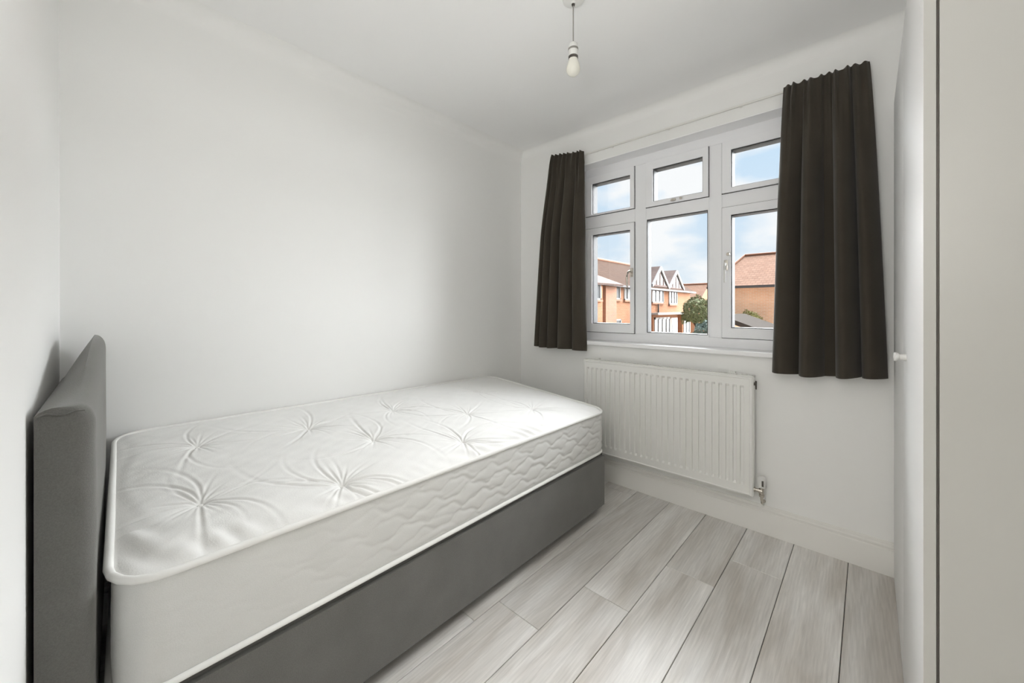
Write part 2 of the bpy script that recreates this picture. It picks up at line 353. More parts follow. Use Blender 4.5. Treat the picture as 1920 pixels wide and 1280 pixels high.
# skirting with a moulded top
def skirt_prof(wall, sgn):
    p = [(0, 0), (0.017, 0), (0.018, 0.106), (0.0165, 0.110), (0.0110, 0.112), (0.0105, 0.118), (0.0140, 0.121), (0.0135, 0.126), (0.0070, 0.130), (0.0065, 0.138), (0.005, 0.142), (0, 0.143)]
    return [(wall + sgn*u, z) for u, z in p]
tag(extrude_profile('baseboard_far', skirt_prof(YF, -1), XL, 0.09, 'X', M_trim), kind=S)
tag(extrude_profile('baseboard_left', skirt_prof(XL, 1), YN, YF-0.017, 'Y', M_trim), kind=S)
tag(extrude_profile('baseboard_near', skirt_prof(YN, 1), XL+0.017, DX0-0.05, 'X', M_trim), kind=S)
# small plaster cove where ceiling meets the walls
def cove(wall, sgn, r):
    arc = [(r - r*math.sin(t), -r + r*math.cos(t)) for t in [math.pi/2*k/8 for k in range(9)]]
    # concave quarter: from (0,-r) on the wall to (r,0) on the ceiling, centre (r,-r)
    arc = [(r - r*math.cos(t), -r + r*math.sin(t)) for t in [math.pi/2*k/8 for k in range(9)]]
    return [(wall, ZC)] + [(wall + sgn*u, ZC + z) for u, z in arc]
tag(extrude_profile('trim_2', cove(YF, -1, 0.050), XL, XR, 'X', M_wall, sharp=60), kind=S)
tag(extrude_profile('trim_3', cove(XL, 1, 0.070), YN, YF, 'Y', M_wall, sharp=60), kind=S)

# window ------------------------------------------------------------
win = tag(thing('window_1', loc=((WX0+WX1)/2, YW, 0.93)), kind=S)
yo = YW + 0.07
FX0, FX1, FZ0, FZ1 = WX0, WX1, 0.93, WZ1
fr = boxes('window_frame', [((FX0, YW, FZ0), (FX0+0.047, yo, FZ1)), ((FX1-0.047, YW, FZ0), (FX1, yo, FZ1)),
      ((FX0+0.047, YW, FZ0), (FX1-0.047, yo, 0.985)), ((FX0+0.047, YW, 2.107), (FX1-0.047, yo, FZ1)),
      ((-1.148, YW, 0.985), (-1.072, yo, 2.107)), ((-0.689, YW, 0.985), (-0.621, yo, 2.107)),
      ((FX0+0.047, YW, 1.735), (-1.148, yo, 1.822)), ((-1.072, YW, 1.741), (-0.689, yo, 1.811)), ((-0.621, YW, 1.733), (FX1-0.047, yo, 1.811))], M_upvc, win, bev=0.003)
def pane(x0, x1, z0, z1, y, parent):
    # dark seal line, then the glass
    frame('glazing_seal', x0, x1, z0, z1, (.004, .004, .004, .004), y-0.006, yo-0.0095, M_seal, parent, bev=0)
    box('pane', (x0+0.001, y+0.004, z0+0.001), (x1-0.001, y+0.008, z1-0.001), M_glass, parent)
def sash(x0, x1, z0, z1, w):
    g = 0.0025
    s = frame('sash', x0+g, x1-g, z0+g, z1-g, w, YW-0.012, yo-0.01, M_upvc, win, bev=0.004)
    pane(x0+g+w[0], x1-g-w[1], z0+g+w[2], z1-g-w[3], YW+0.004, s)
    frame('sash_shadow_line', x0-0.001, x1+0.001, z0-0.001, z1+0.001, (.003, .003, .003, .003), YW-0.0015, YW+0.002, M_seal, s, bev=0)  # dark line round the sash, standing in for its shadow on the frame
    return s
s_tl = sash(FX0+0.047, -1.148, 1.822, 2.107, (.054, .027, .010, .050))
s_bl = sash(FX0+0.047, -1.148, 0.985, 1.733, (.056, .027, .060, .046))
s_tc = sash(-1.072, -0.689, 1.811, 2.107, (.047, .030, .030, .050))
s_tr = sash(-0.621, FX1-0.047, 1.811, 2.107, (.046, .046, .026, .050))
s_br = sash(-0.621, FX1-0.047, 0.985, 1.733, (.046, .046, .056, .046))
bead = frame('fixed_bead', -1.072, -0.689, 0.985, 1.741, (.006, .006, .012, .006), YW-0.002, yo-0.01, M_upvc, win, bev=0.002)
pane(-1.066, -0.695, 0.997, 1.735, YW+0.006, bead)
# handles
def handle(xp, zp, parent, flip):
    h = boxes('sash_handle', [((xp-0.010, YW-0.020, zp-0.03), (xp+0.010, YW-0.012, zp+0.03))], M_chrome, parent, bev=0.003)
    bm = bmesh.new()
    pts = [(xp, YW-0.020, zp+0.004), (xp, YW-0.045, zp+0.006), (xp-0.008*flip, YW-0.055, zp), (xp-0.014*flip, YW-0.057, zp-0.03), (xp-0.015*flip, YW-0.056, zp-0.07), (xp-0.013*flip, YW-0.054, zp-0.10)]
    add_tube(bm, pts, [0.008, 0.008, 0.0075, 0.0065, 0.006, 0.0055], 10)
    bm_obj('handle_lever', bm, M_chrome if flip > 0 else M_wplast, h if False else parent, smooth=True)
handle(-1.164, 1.395, s_bl, 1)
handle(-0.596, 1.40, s_br, -0.2)
lathe('handle_knob', [(0.009, 0), (0.010, -0.006), (0.007, -0.012)], M_chrome, s_br, (-0.585, YW-0.012, 1.462), 14, 'Y')
boxes('stay_catch', [((-0.905, YW-0.026, 1.823), (-0.875, YW-0.012, 1.834)), ((-0.852, YW-0.022, 1.825), (-0.838, YW-0.012, 1.838))], M_chrome, s_tc, bev=0.002)
# added white sheets lining the reveal, paler to stand in for light on it
boxes('reveal_lightener', [((WX0, YF+0.001, WZ1-0.006), (WX1, YW, WZ1)), ((WX0, YF+0.001, 0.930), (WX0+0.006, YW, WZ1-0.006)), ((WX1-0.006, YF+0.001, 0.930), (WX1, YW, WZ1-0.006))], M_sill, win)
# sill board
box('window_sill', (WX0-0.02, 2.305, 0.905), (WX1+0.02, YF, 0.930), M_sill, win, bev=0.005, seg=3)
box('window_sill', (WX0, YF, 0.905), (WX1, yo, 0.930), M_sill, win)
box('outer_sill', (WX0, yo, 0.86), (WX1, YF+0.36, 0.93), M_upvc, win)

# ---------------------------------------------------------------- bed base
BX0, BX1, BY0, BY1 = -2.045, -1.098, 0.045, 1.985
bed = thing('divan_base', 'grey fabric divan bed base under the white mattress', 'bed base', (-1.57, 1.0, 0))
bm = bmesh.new(); add_box(bm, (BX0, BY0, 0.034), (BX1, BY1, 0.338))
ve = [e for e in bm.edges if abs(e.verts[0].co.z-e.verts[1].co.z) > 0.1]
bmesh.ops.bevel(bm, geom=ve, offset=0.03, segments=6, affect='EDGES')
te = [e for e in bm.edges if e.calc_face_angle(0) > 1.0 and abs(e.verts[0].co.z-e.verts[1].co.z) < 0.01]
bmesh.ops.bevel(bm, geom=te, offset=0.014, segments=4, affect='EDGES')
bm_obj('base_body', bm, M_divan, bed, smooth=True, sharp=40)
for gx in (BX0+0.09, BX1-0.07):
    for gy in (BY0+0.12, 1.0, BY1-0.09):
        lathe('glide', [(0.022, 0.0), (0.025, 0.006), (0.022, 0.034), (0.018, 0.036)], M_dark, bed, (gx, gy, 0.0), 16)

# headboard: upholstered slab whose top edge swells towards the wall
hb = thing('headboard', 'grey upholstered headboard with rounded arched top at head of bed', 'headboard', (-1.58, -0.03, 0))
def sm(t): t = max(0, min(1, t)); return t*t*(3-2*t)
HXn, HXf = -1.118, -2.045
bm = bmesh.new(); secs = []
NU = 44
for i in range(NU+1):
    u = (i/NU)**1.6 if i < NU else 1.0; X = HXn + (HXf-HXn)*u
    crest = 0.967 + 0.098*sm(u/0.75) - 0.05*max(0, (u-0.90)/0.10)**2
    back = 0.962 - 0.04*u
    edge = min(1, (u/0.035), ((1-u)/0.035)) ; rn = math.sqrt(max(0, 1-(1-min(1, edge))**2))
    yfr = 0.000 + 0.022*sm(u/0.9) - 0.024*(1-rn)
    yb = -0.078
    P = [(yb, 0.06), (yb, 0.3), (yb, back-0.10), (yb, back-0.006), (yb+0.006, back)]
    yc = yfr - 0.026
    P += [(yb+0.006+(yc-yb-0.006)*t, back + (crest-back)*t + 0.004*math.sin(math.pi*t)) for t in (0.25, 0.5, 0.75)]
    P.append((yc, crest))
    R_ = 0.026
    for k in range(1, 7):
        a = math.pi/2*k/6; P.append((yc + R_*math.sin(a), crest - (R_+0.02)*(1-math.cos(a))))
    P += [(yfr, crest-0.12), (yfr+0.001, 0.75), (yfr, 0.6), (yfr-0.002, 0.3), (yfr-0.01, 0.06)]
    cz, cyy = 0.5, -0.03
    k_ = 1.0 if 0 < i < NU else 0.985
    secs.append([bm.verts.new((X, y if k_ == 1 else cyy+(y-cyy)*0.93, z if (k_ == 1 or z < 0.1) else z-0.004)) for y, z in P])
for A, B in zip(secs, secs[1:]):
    n = len(A)
    for k in range(n): bm.faces.new([A[k], A[(k+1) % n], B[(k+1) % n], B[k]])
bm.faces.new(secs[0][::-1]); bm.faces.new(secs[-1])
bm_obj('upholstered_panel', bm, M_divan, hb, smooth=True, sharp=55)
# seam along the top of the near end
sp = [(HXn+0.0015, -0.075, 0.955)] + [(HXn+0.0015, -0.075+0.06*t, 0.9565+0.003*math.sin(t*9)) for t in (0.2, 0.4, 0.6, 0.8, 1.0)]
tube('seam', sp, 0.0016, M_divan, hb, 6)
for gx in (-1.35, -1.85): box('strut', (gx-0.03, -0.074, 0.0), (gx+0.03, -0.055, 0.08), M_dark, hb, bev=0.003)

# ---------------------------------------------------------------- mattress
mt = thing('mattress', 'white tufted single mattress with quilted sides on the grey base', 'mattress', (-1.57, 1.0, 0.34))
MX0, MX1, MY1 = -2.048, -1.102, 1.982
def head_y(x): return 0.020 + 0.026*(MX1-x)/(MX1-MX0)
def edge_z(x, y):
    f = (MX1-x)/(MX1-MX0); g = (y)/(MY1)
    return 0.590 - 0.020*g + f*(0.092 - 0.010*g)
RC = 0.085
BTN = [(-1.766, .246), (-1.350, .194), (-1.725, .604), (-1.222, .529), (-1.467, .760), (-1.736, 1.003), (-1.246, 1.042), (-1.490, 1.275), (-1.748, 1.589), (-1.347, 1.612)]
STR = [0.75, 0.85, 1.0, 1.3, 1.05, 0.9, 1.15, 1.0, 0.7, 0.8]
rr_ = random.Random(7)
CRE = []
for (bx, by), s in zip(BTN, STR):
    cs = []
    nC = rr_.randint(17, 22); a0 = rr_.random()*6.28
    for k in range(nC):
        big = rr_.random() < 0.4
        cs.append((a0 + 2*math.pi*k/nC + rr_.uniform(-.13, .13), (rr_.uniform(.12, .21) if big else rr_.uniform(.05, .10))*(0.75+0.35*s),
                   rr_.uniform(.7, 1.0) if big else rr_.uniform(.4, .8), rr_.uniform(-3.2, 3.2) if big else rr_.uniform(-1.2, 1.2)))
    CRE.append(cs)
def wob(x, y, f, p):
    return np.sin(x*f+p)*np.sin(y*f*1.13+p*2.1) + 0.5*np.sin(x*f*2.3+y*f*1.1+p*3.3)
def top_h(x, y):
    x = np.asarray(x, float); y = np.asarray(y, float)
    hx_, hy_ = (MX1-MX0)/2, (MY1-0.03)/2; cx_, cy_ = (MX0+MX1)/2, 0.03+hy_
    qx, qy = np.abs(x-cx_)-(hx_-RC), np.abs(y-cy_)-(hy_-RC)
    d = np.maximum(0, RC - (np.hypot(np.maximum(qx, 0), np.maximum(qy, 0)) + np.minimum(np.maximum(qx, qy), 0)))
    h = 0.020*(1-np.exp(-d/0.05)) + 0.0016*wob(x, y, 13, 1.0)*np.minimum(1, d/0.1)
    h = h + 0.0005*wob(x, y, 55, 2.0)*np.minimum(1, d/0.05)
    for (bx, by), s_, cs in zip(BTN, STR, CRE):
        dx, dy = x-bx, y-by; r = np.hypot(dx, dy) + 1e-6
        h = h - s_*(0.011*np.exp(-(r/0.015)**1.3) + 0.011*np.exp(-(r/0.075)**1.4))
        th = np.arctan2(dy, dx); c = 0
        for a, ln, am, curl in cs:
            da = (th - a - curl*r + math.pi) % (2*math.pi) - math.pi
            q = da*r/(0.0038 + 0.030*r)
            env = np.exp(-(r/ln)**2.2) * (1-np.exp(-r/0.010))
            c = c + am*env*(1-q*q)*np.exp(-q*q*0.8)*(np.abs(q) < 4)
        h = h - s_*0.0045*c
    # puckers along the long front seam and round the foot
    ph = 88*(y + 0.45*(MX1-x)) + 2.2*np.sin(y*9.0) + 1.5*np.sin(y*23+1)
    amp = np.clip(0.45 + 0.5*np.sin(y*6.1+0.5) + 0.3*np.sin(y*14.7), 0.1, 1.1)
    band = np.exp(-((d-0.040)/0.036)**2)*((MX1-x) < 0.2)
    h = h + 0.0036*amp*np.sin(ph)*band
    ph2 = 95*y
    h = h + 0.0007*np.sin(ph2+3*np.sin(x*11))*np.exp(-((d-0.03)/0.03)**2)*((MX1-x) >= 0.2)
    return h
NX, NY = 400, 800
gu, gv = np.meshgrid(np.linspace(-1, 1, NX+1), np.linspace(-1, 1, NY+1))
hx = (MX1-MX0)/2; xm = (MX0+MX1)/2
X_ = xm + gu*hx; YH = head_y(X_); Y_ = YH + (MY1-YH)*(gv+1)/2
cxx = hx-RC; cyy2 = (MY1-YH)/2-RC; ymid = YH+(MY1-YH)/2
ax_ = (np.abs(X_-xm)-cxx)/RC; ay_ = (np.abs(Y_-ymid)-cyy2)/RC
cor = (ax_ > 0) & (ay_ > 0); kk = np.where(cor, np.maximum(ax_, ay_)/np.maximum(np.hypot(ax_, ay_), 1e-9), 1)
X2 = np.where(cor, xm+np.sign(gu)*(cxx+ax_*kk*RC), X_); Y2 = np.where(cor, ymid+np.sign(gv)*(cyy2+ay_*kk*RC), Y_)
Z2 = edge_z(X2, Y2) + top_h(X2, Y2)
co = np.stack([X2, Y2, Z2], -1).reshape(-1, 3)
idx = np.arange((NX+1)*(NY+1)).reshape(NY+1, NX+1)
fc = np.stack([idx[:-1, :-1], idx[:-1, 1:], idx[1:, 1:], idx[1:, :-1]], -1).reshape(-1, 4)
me = bpy.data.meshes.new('top_panel'); me.vertices.add(len(co)); me.vertices.foreach_set('co', co.ravel())
me.loops.add(fc.size); me.loops.foreach_set('vertex_index', fc.ravel()); me.polygons.add(len(fc))
me.polygons.foreach_set('loop_start', np.arange(0, fc.size, 4)); me.update(calc_edges=True); me.validate()
me.polygons.foreach_set('use_smooth', [True]*len(me.polygons)); me.materials.append(M_matt)
link('top_panel', me, mt)
# outline path
def outline(n_arc=10, inset=0.0, step=0.012):
    pts = []
    cs = [(MX1, None, 0)]
    def seg(p, q):
        L_ = math.hypot(q[0]-p[0], q[1]-p[1]); n = max(1, int(L_/step))
        return [(p[0]+(q[0]-p[0])*k/n, p[1]+(q[1]-p[1])*k/n) for k in range(n)]
    hyn, hyf = head_y(MX1), head_y(MX0)
    def arc(cx_, cy_, a0, a1):
        return [(cx_+RC*math.cos(a0+(a1-a0)*k/n_arc), cy_+RC*math.sin(a0+(a1-a0)*k/n_arc)) for k in range(n_arc)]
    pts += seg((MX1, hyn+RC), (MX1, MY1-RC)) + arc(MX1-RC, MY1-RC, 0, math.pi/2)
    pts += seg((MX1-RC, MY1), (MX0+RC, MY1)) + arc(MX0+RC, MY1-RC, math.pi/2, math.pi)
    pts += seg((MX0, MY1-RC), (MX0, hyf+RC)) + arc(MX0+RC, hyf+RC, math.pi, 1.5*math.pi)
    pts += seg((MX0+RC, hyf), (MX1-RC, hyn)) + arc(MX1-RC, hyn+RC, 1.5*math.pi, 2*math.pi)
    return pts
OP = outline(10, 0, 0.006)
ZB = 0.352
n = len(OP)
nrm = []
for i in range(n):
    a, b = OP[i-1], OP[(i+1) % n]; tx, ty = b[0]-a[0], b[1]-a[1]; l = math.hypot(tx, ty); nrm.append((ty/l, -tx/l))
NZ = 54
verts = []; faces = []; arcl = 0; prev = OP[0]
def quilt(s, z01, y, side):
    """puff between wavy stitched lines that run along the border"""
    amt = sm((y-0.22)/0.75) if side else 0.30
    H_ = 0.235; z = z01*H_
    best = 9
    for k in range(-2, 7):
        zl = 0.006 + k*0.044 + 0.16*H_*(0)
        zz = zl + 0.013*math.sin(2*math.pi*(s/0.165) + k*2.35) + 0.005*math.sin(2*math.pi*s/0.071 + k*1.1) + 0.010*noise.noise(Vector((s*4, k*3.7, 0)))
        best = min(best, abs(z-zz))
    best2 = 9
    for k in range(-2, 7):
        zz = 0.026 + k*0.062 + 0.020*math.sin(2*math.pi*(s/0.31) + k*1.9) + 0.006*math.sin(2*math.pi*s/0.12 + k)
        best2 = min(best2, abs(z-zz))
    puff = 1-math.exp(-best/0.007)
    puff2 = 1-math.exp(-best2/0.005)
    return (0.15+0.85*amt)*(0.0050*puff + 0.0015*puff2)
for i in range(n):
    x, y = OP[i]; arcl += math.hypot(x-prev[0], y-prev[1]); prev = OP[i]
    zt = edge_z(x, y)
    side = nrm[i][0] > 0.5
    for k in range(NZ+1):
        f = k/NZ; z = ZB + (zt-ZB)*f
        edge = min(1.0, f*9, (1-f)*9)
        bulge = 0.006*math.sin(math.pi*f)**0.6
        q = quilt(arcl, f, y, side)*sm(edge)
        if nrm[i][1] < -0.5: bulge *= 0.3; q *= 0.4
        o_ = bulge + q - 0.003
        verts.append((x+nrm[i][0]*o_, y+nrm[i][1]*o_, z))
for i in range(n):
    i2 = (i+1) % n
    for k in range(NZ):
        faces.append((i*(NZ+1)+k, i2*(NZ+1)+k, i2*(NZ+1)+k+1, i*(NZ+1)+k+1))
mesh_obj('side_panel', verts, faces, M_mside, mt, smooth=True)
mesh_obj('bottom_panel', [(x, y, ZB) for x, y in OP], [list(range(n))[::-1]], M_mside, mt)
OP2 = OP[::2]; nr2 = nrm[::2]
tube('top_piping', [(x+nx*0.003, y+ny*0.003, edge_z(x, y)+0.001) for (x, y), (nx, ny) in zip(OP2, nr2)], 0.0085, M_pipe, mt, 10, True)
tube('bottom_piping', [(x+nx*0.002, y+ny*0.002, ZB-0.0015) for (x, y), (nx, ny) in zip(OP2, nr2)], 0.0075, M_pipe, mt, 10, True)
for (bx, by), s in zip(BTN, STR):
    z = edge_z(bx, by) + float(top_h(bx, by))
    lathe('tuft', [(0.004, -0.003), (0.0075, 0.0), (0.0070, 0.0025), (0.003, 0.0038)], M_pipe, mt, (bx, by, z), 10)

# ---------------------------------------------------------------- radiator
rad = thing('radiator', 'white ribbed panel radiator on the wall under the window sill', 'radiator', (-0.94, 2.28, 0.19))
RX0, RX1, RZ0, RZ1, RY = -1.432, -0.433, 0.197, 0.805, 2.262
# front panel: grid with 28 pressed flutes
nf = 28; pitch = (RX1-RX0-0.050)/nf
xs = [RX0+0.0, RX0+0.004, RX0+0.010]
cols = [(RX0, 0.008), (RX0+0.002, 0.002), (RX0+0.006, 0.0), (RX0+0.012, 0.0), (RX0+0.015, 0.005), (RX0+0.021, 0.003)]
def fl_col(k):
    x = RX0+0.025+pitch*k
    return [(x+pitch*0.06, 0.003, 0), (x+pitch*0.18, 0.003, 1), (x+pitch*0.48, 0.003, 1), (x+pitch*0.60, 0.003, 0)]
C2 = [(x, d, 0) for x, d in cols]
for k in range(nf): C2 += fl_col(k)
C2 += [(RX1-0.021, 0.003, 0), (RX1-0.015, 0.005, 0), (RX1-0.012, 0.0, 0), (RX1-0.006, 0.0, 0), (RX1-0.002, 0.002, 0), (RX1, 0.008, 0)]
rows = [(RZ0, 'e2'), (RZ0+0.002, 'e1'), (RZ0+0.008, 'n'), (RZ0+0.013, 'p'), (RZ0+0.048, 'p'), (RZ0+0.054, 'h'), (RZ0+0.064, 'f'), (RZ0+0.3, 'f'),
        (RZ1-0.064, 'f'), (RZ1-0.052, 'h'), (RZ1-0.046, 'p'), (RZ1-0.013, 'p'), (RZ1-0.008, 'n'), (RZ1-0.002, 'e1'), (RZ1, 'e2')]
verts = []; faces = []
for z, t in rows:
    for ci, (x, d, fl_) in enumerate(C2):
        inner = 4 <= ci < len(C2)-4
        if t == 'e2': dd = 0.008
        elif t == 'e1': dd = max(0.002, d)
        elif t == 'n': dd = d if not inner else 0.0
        else:
            dd = d
            if fl_ and t == 'f': dd = d + 0.012
            if fl_ and t == 'h': dd = d + 0.004
        verts.append((x, RY+dd, z))
w = len(C2)
for j in range(len(rows)-1):
    for i in range(w-1):
        a = j*w+i; faces.append((a, a+1, a+w+1, a+w))
mesh_obj('front_panel', verts, faces, M_rad, rad, smooth=True, sharp=28)
box('back_panel', (RX0, RY+0.012, RZ0+0.002), (RX1, RY+0.016, RZ1-0.002), M_rad, rad)
box('side_cover', (RX1-0.001, RY+0.008, RZ0+0.004), (RX1+0.003, YF-0.030, RZ1+0.005), M_rad, rad, bev=0.0015)
box('side_cover', (RX0-0.003, RY+0.008, RZ0+0.004), (RX0+0.001, YF-0.030, RZ1+0.005), M_rad, rad, bev=0.0015)
gr = [((RX0, RY+0.004, RZ1), (RX1, RY+0.012, RZ1+0.006)), ((RX0, YF-0.036, RZ1), (RX1, YF-0.030, RZ1+0.006))]
gr += [((RX0+0.01+0.0163*k, RY+0.012, RZ1+0.001), (RX0+0.015+0.0163*k, YF-0.036, RZ1+0.005)) for k in range(61)]
boxes('top_grille', gr, M_rad, rad)
for bx in (RX0+0.06, RX1-0.12): box('bracket', (bx, YF-0.032, RZ0+0.1), (bx+0.03, YF, RZ1+0.012), M_rad, rad, bev=0.002)
fins = [((RX0+0.05+0.033*k, RY+0.016, RZ0+0.05), (RX0+0.052+0.033*k, YF-0.035, RZ1-0.03)) for k in range(28)]
boxes('convector_fins', fins, M_rad, rad)
# bleed plug, upper end; valve, lower end
bm = bmesh.new(); add_tube(bm, [(RX1+0.003, RY+0.020, RZ1-0.035), (RX1+0.014, RY+0.020, RZ1-0.035)], 0.008, 10); add_tube(bm, [(RX1+0.012, RY+0.020, RZ1-0.02), (RX1+0.012, RY+0.020, RZ1-0.062)], [0.004, 0.003], 8)
bm_obj('bleed_valve', bm, M_dark, rad, smooth=True)
vx, vy = RX1+0.036, RY+0.022
bm = bmesh.new(); add_tube(bm, [(RX1+0.002, vy, 0.232), (RX1+0.008, vy, 0.232), (RX1+0.009, vy, 0.232), (RX1+0.022, vy, 0.232), (RX1+0.023, vy, 0.232), (vx+0.004, vy, 0.232)], [0.0125, 0.0125, 0.009, 0.009, 0.0125, 0.0125], 12)
add_tube(bm, [(vx, vy, 0.205), (vx, vy, 0.216), (vx, vy, 0.217), (vx, vy, 0.252)], [0.012, 0.012, 0.0095, 0.0095], 12)
vb = bm_obj('radiator_valve', bm, M_chrome, rad, smooth=True)
lathe('valve_head', [(0.012, 0.0), (0.016, 0.004), (0.0175, 0.03), (0.0165, 0.052), (0.012, 0.056)], M_wplast, vb, (vx, vy, 0.250), 20)
box('valve_window', (vx+0.003, vy-0.0195, 0.262), (vx+0.011, vy-0.014, 0.290), M_dark, vb, bev=0.001)
tube('supply_pipe', [(vx, vy, 0.207), (vx, vy, 0.185), (vx, vy+0.004, 0.172), (vx, vy+0.014, 0.164), (vx, YF-0.006, 0.162), (vx, YF, 0.162)], [0.0075, 0.0055, 0.0050, 0.0050, 0.0050, 0.009], M_chrome, rad, 10)

# ---------------------------------------------------------------- curtains and rail
rail = thing('curtain_rail', 'slim white curtain rail on the wall above the window', 'curtain rail', (-0.87, 2.32, 2.235))
box('track', (-1.735, 2.322, 2.228), (0.0, 2.334, 2.238), M_trim, rail, bev=0.002)
for x in (-1.62, -1.25, -0.88, -0.50, -0.06): box('rail_bracket', (x-0.006, 2.330, 2.226), (x+0.006, YF, 2.240), M_trim, rail, bev=0.001)

def curtain(name, label, xt0, xt1, xb0, xb1, zt0, zt1, zb0, zb1, folds, seed, ytop=2.300, depth=0.088):
    rs = random.Random(seed)
    th = thing(name, label, 'curtain', ((xb0+xb1)/2, ytop, zb0), 'dark brown pencil pleat curtains')
    NU_, NV = 320, 110
    nple = folds['pleats']
    jit = [rs.uniform(-.25, .25) for _ in range(nple+2)]
    amps = [rs.uniform(.6, 1.1) for _ in range(nple+2)]
    def fold(u):
        # rounded lobes (u0, u1, amplitude): quick rise on the window side, slow fall
        for a, b, am in folds['lobes']:
            if a <= u <= b:
                t = (u-a)/(b-a); return am*math.sin(math.pi*min(1, t)**0.62)**0.75 if t < 1 else 0
        return 0
    def pl(u):
        t = u*nple; k = int(t); return (0.5-0.5*math.cos(2*math.pi*(t+jit[k]*math.sin(math.pi*(t-k)))))*amps[k]
    front = []
    for j in range(NV+1):
        v = j/NV; hd = 0.075/1.4
        for i in range(NU_+1):
            u = i/NU_
            e = v**0.85
            xa = xt0+(xt1-xt0)*u; xb = xb0+(xb1-xb0)*u
            flare = v**0.78
            x = xa+(xb-xa)*flare
            zt = zt0+(zt1-zt0)*u; zb = zb0+(zb1-zb0)*u
            p, f = pl(u), fold(u)
            if v < hd: wp, wf = 1.0, 0.25*v/hd
            else:
                t = (v-hd)/(1-hd); wp = math.exp(-t/0.13); wf = 0.25+0.75*sm(t/0.42)
            y = ytop - 0.017*p*wp - depth*f*wf
            ztop = zt + 0.006*p + 0.003*noise.noise(Vector((u*18, seed, 0)))
            zbot = zb + 0.006*(1-f)*0 + 0.004*math.sin(u*7+seed)
            if v < 0.012: z = ztop
            z = ztop + (zbot-ztop)*v
            # hem pulls in slightly at the tape
            if abs(v-hd) < 0.02: y += 0.003*(1-abs(v-hd)/0.02)
            front.append(Vector((x, y, z)))
    W = NU_+1
    verts_ = [tuple(p) for p in front] + [(p.x, p.y+0.004, p.z) for p in front]
    off = len(front); fc = []
    for j in range(NV):
        for i in range(NU_):
            a = j*W+i; fc.append((a, a+W, a+W+1, a+1)); fc.append((off+a, off+a+1, off+a+W+1, off+a+W))
    for i in range(NU_):
        fc.append((i, i+1, off+i+1, off+i)); a = NV*W+i; fc.append((a, off+a, off+a+1, a+1))
    for j in range(NV):
        a = j*W; fc.append((a, off+a, off+a+W, a+W)); a = j*W+NU_; fc.append((a, a+W, off+a+W, off+a))
    mesh_obj('fabric_panel', verts_, fc, M_curtain, th, smooth=True, sharp=70)
    hem = []
    tape = [(xt0+(xt1-xt0)*u_, ytop+0.008, zt0+(zt1-zt0)*u_-0.03) for u_ in (0.01, .25, .5, .75, .99)]
    tube('heading_tape', tape, 0.0035, M_trim, th, 6)
    for u_ in (0.04, 0.2, 0.4, 0.6, 0.8, 0.96):
        x = xt0+(xt1-xt0)*u_; zz = zt0+(zt1-zt0)*u_-0.03
        tube('hook', [(x, ytop+0.006, zz), (x, ytop+0.016, zz-0.01), (x, 2.324, 2.233)], 0.0018, M_trim, th, 6)
curtain('curtain', 'dark brown curtain hanging beside the bed end of the window, the narrower of the pair',
        -1.738, -1.452, -1.872, -1.428, 2.287, 2.247, 0.872, 0.864,
        dict(pleats=8, lobes=[(0, .15, .6), (.13, .30, .8), (.30, .50, .85), (.52, .80, 1.0), (.78, 1.0, .75)]), 3)
curtain('curtain', 'dark brown curtain hanging next to the wardrobe, the wider of the pair',
        -0.308, 0.003, -0.354, 0.061, 2.242, 2.236, 0.836, 0.853,
        dict(pleats=10, lobes=[(0, .26, .75), (.26, .49, 1.0), (.585, .80, 1.0), (.79, 1.0, .8)]), 8)

# ---------------------------------------------------------------- pendant
PX, PY = -0.8556, 1.279
pen = thing('pendant_light', 'bare white bulb hanging on a thin cord from the ceiling', 'pendant light', (PX, PY, ZC))
lathe('ceiling_rose', [(0.045, ZC), (0.0445, ZC-0.014), (0.041, ZC-0.030), (0.030, ZC-0.036), (0.010, ZC-0.039), (0.0065, ZC-0.045), (0.004, ZC-0.047)], M_wplast, pen, (PX, PY, 0), 40)
tube('cord', [(PX, PY, ZC-0.040), (PX, PY, 2.30), (PX, PY, 2.196)], 0.0024, mat('grey_flex', (0.30, 0.29, 0.27), 0.5, bump=(100, .1, .0005)), pen, 8)
lathe('cord_grip', [(0.0055, ZC-0.052), (0.0068, ZC-0.047), (0.0065, ZC-0.042)], M_dark, pen, (PX, PY, 0), 12)
lh = lathe('lamp_holder', [(0.0185, 2.146), (0.0185, 2.158), (0.0192, 2.170), (0.0190, 2.185), (0.0165, 2.196), (0.010, 2.202), (0.004, 2.203)], M_wplast, pen, (PX, PY, 0), 28)
lathe('holder_ring', [(0.0188, 2.171), (0.0198, 2.172), (0.0198, 2.179), (0.0188, 2.180)], mat('grey_ring', (0.22, 0.21, 0.19), 0.4, bump=(100, .05, .0005)), lh, (PX, PY, 0), 28)
lathe('holder_ring', [(0.0170, 2.138), (0.0188, 2.139), (0.0190, 2.148), (0.0180, 2.149)], M_dark, lh, (PX, PY, 0), 28)
bp_ = [(0.0002, 2.071)] + [(0.0275*math.sin(a), 2.0985-0.0275*math.cos(a)) for a in [math.pi*k/14 for k in range(1, 9)]] + [(0.0262, 2.108), (0.0235, 2.118), (0.0195, 2.129), (0.0172, 2.138), (0.016, 2.142)]
lathe('bulb', bp_, M_bulb, pen, (PX, PY, 0), 32)

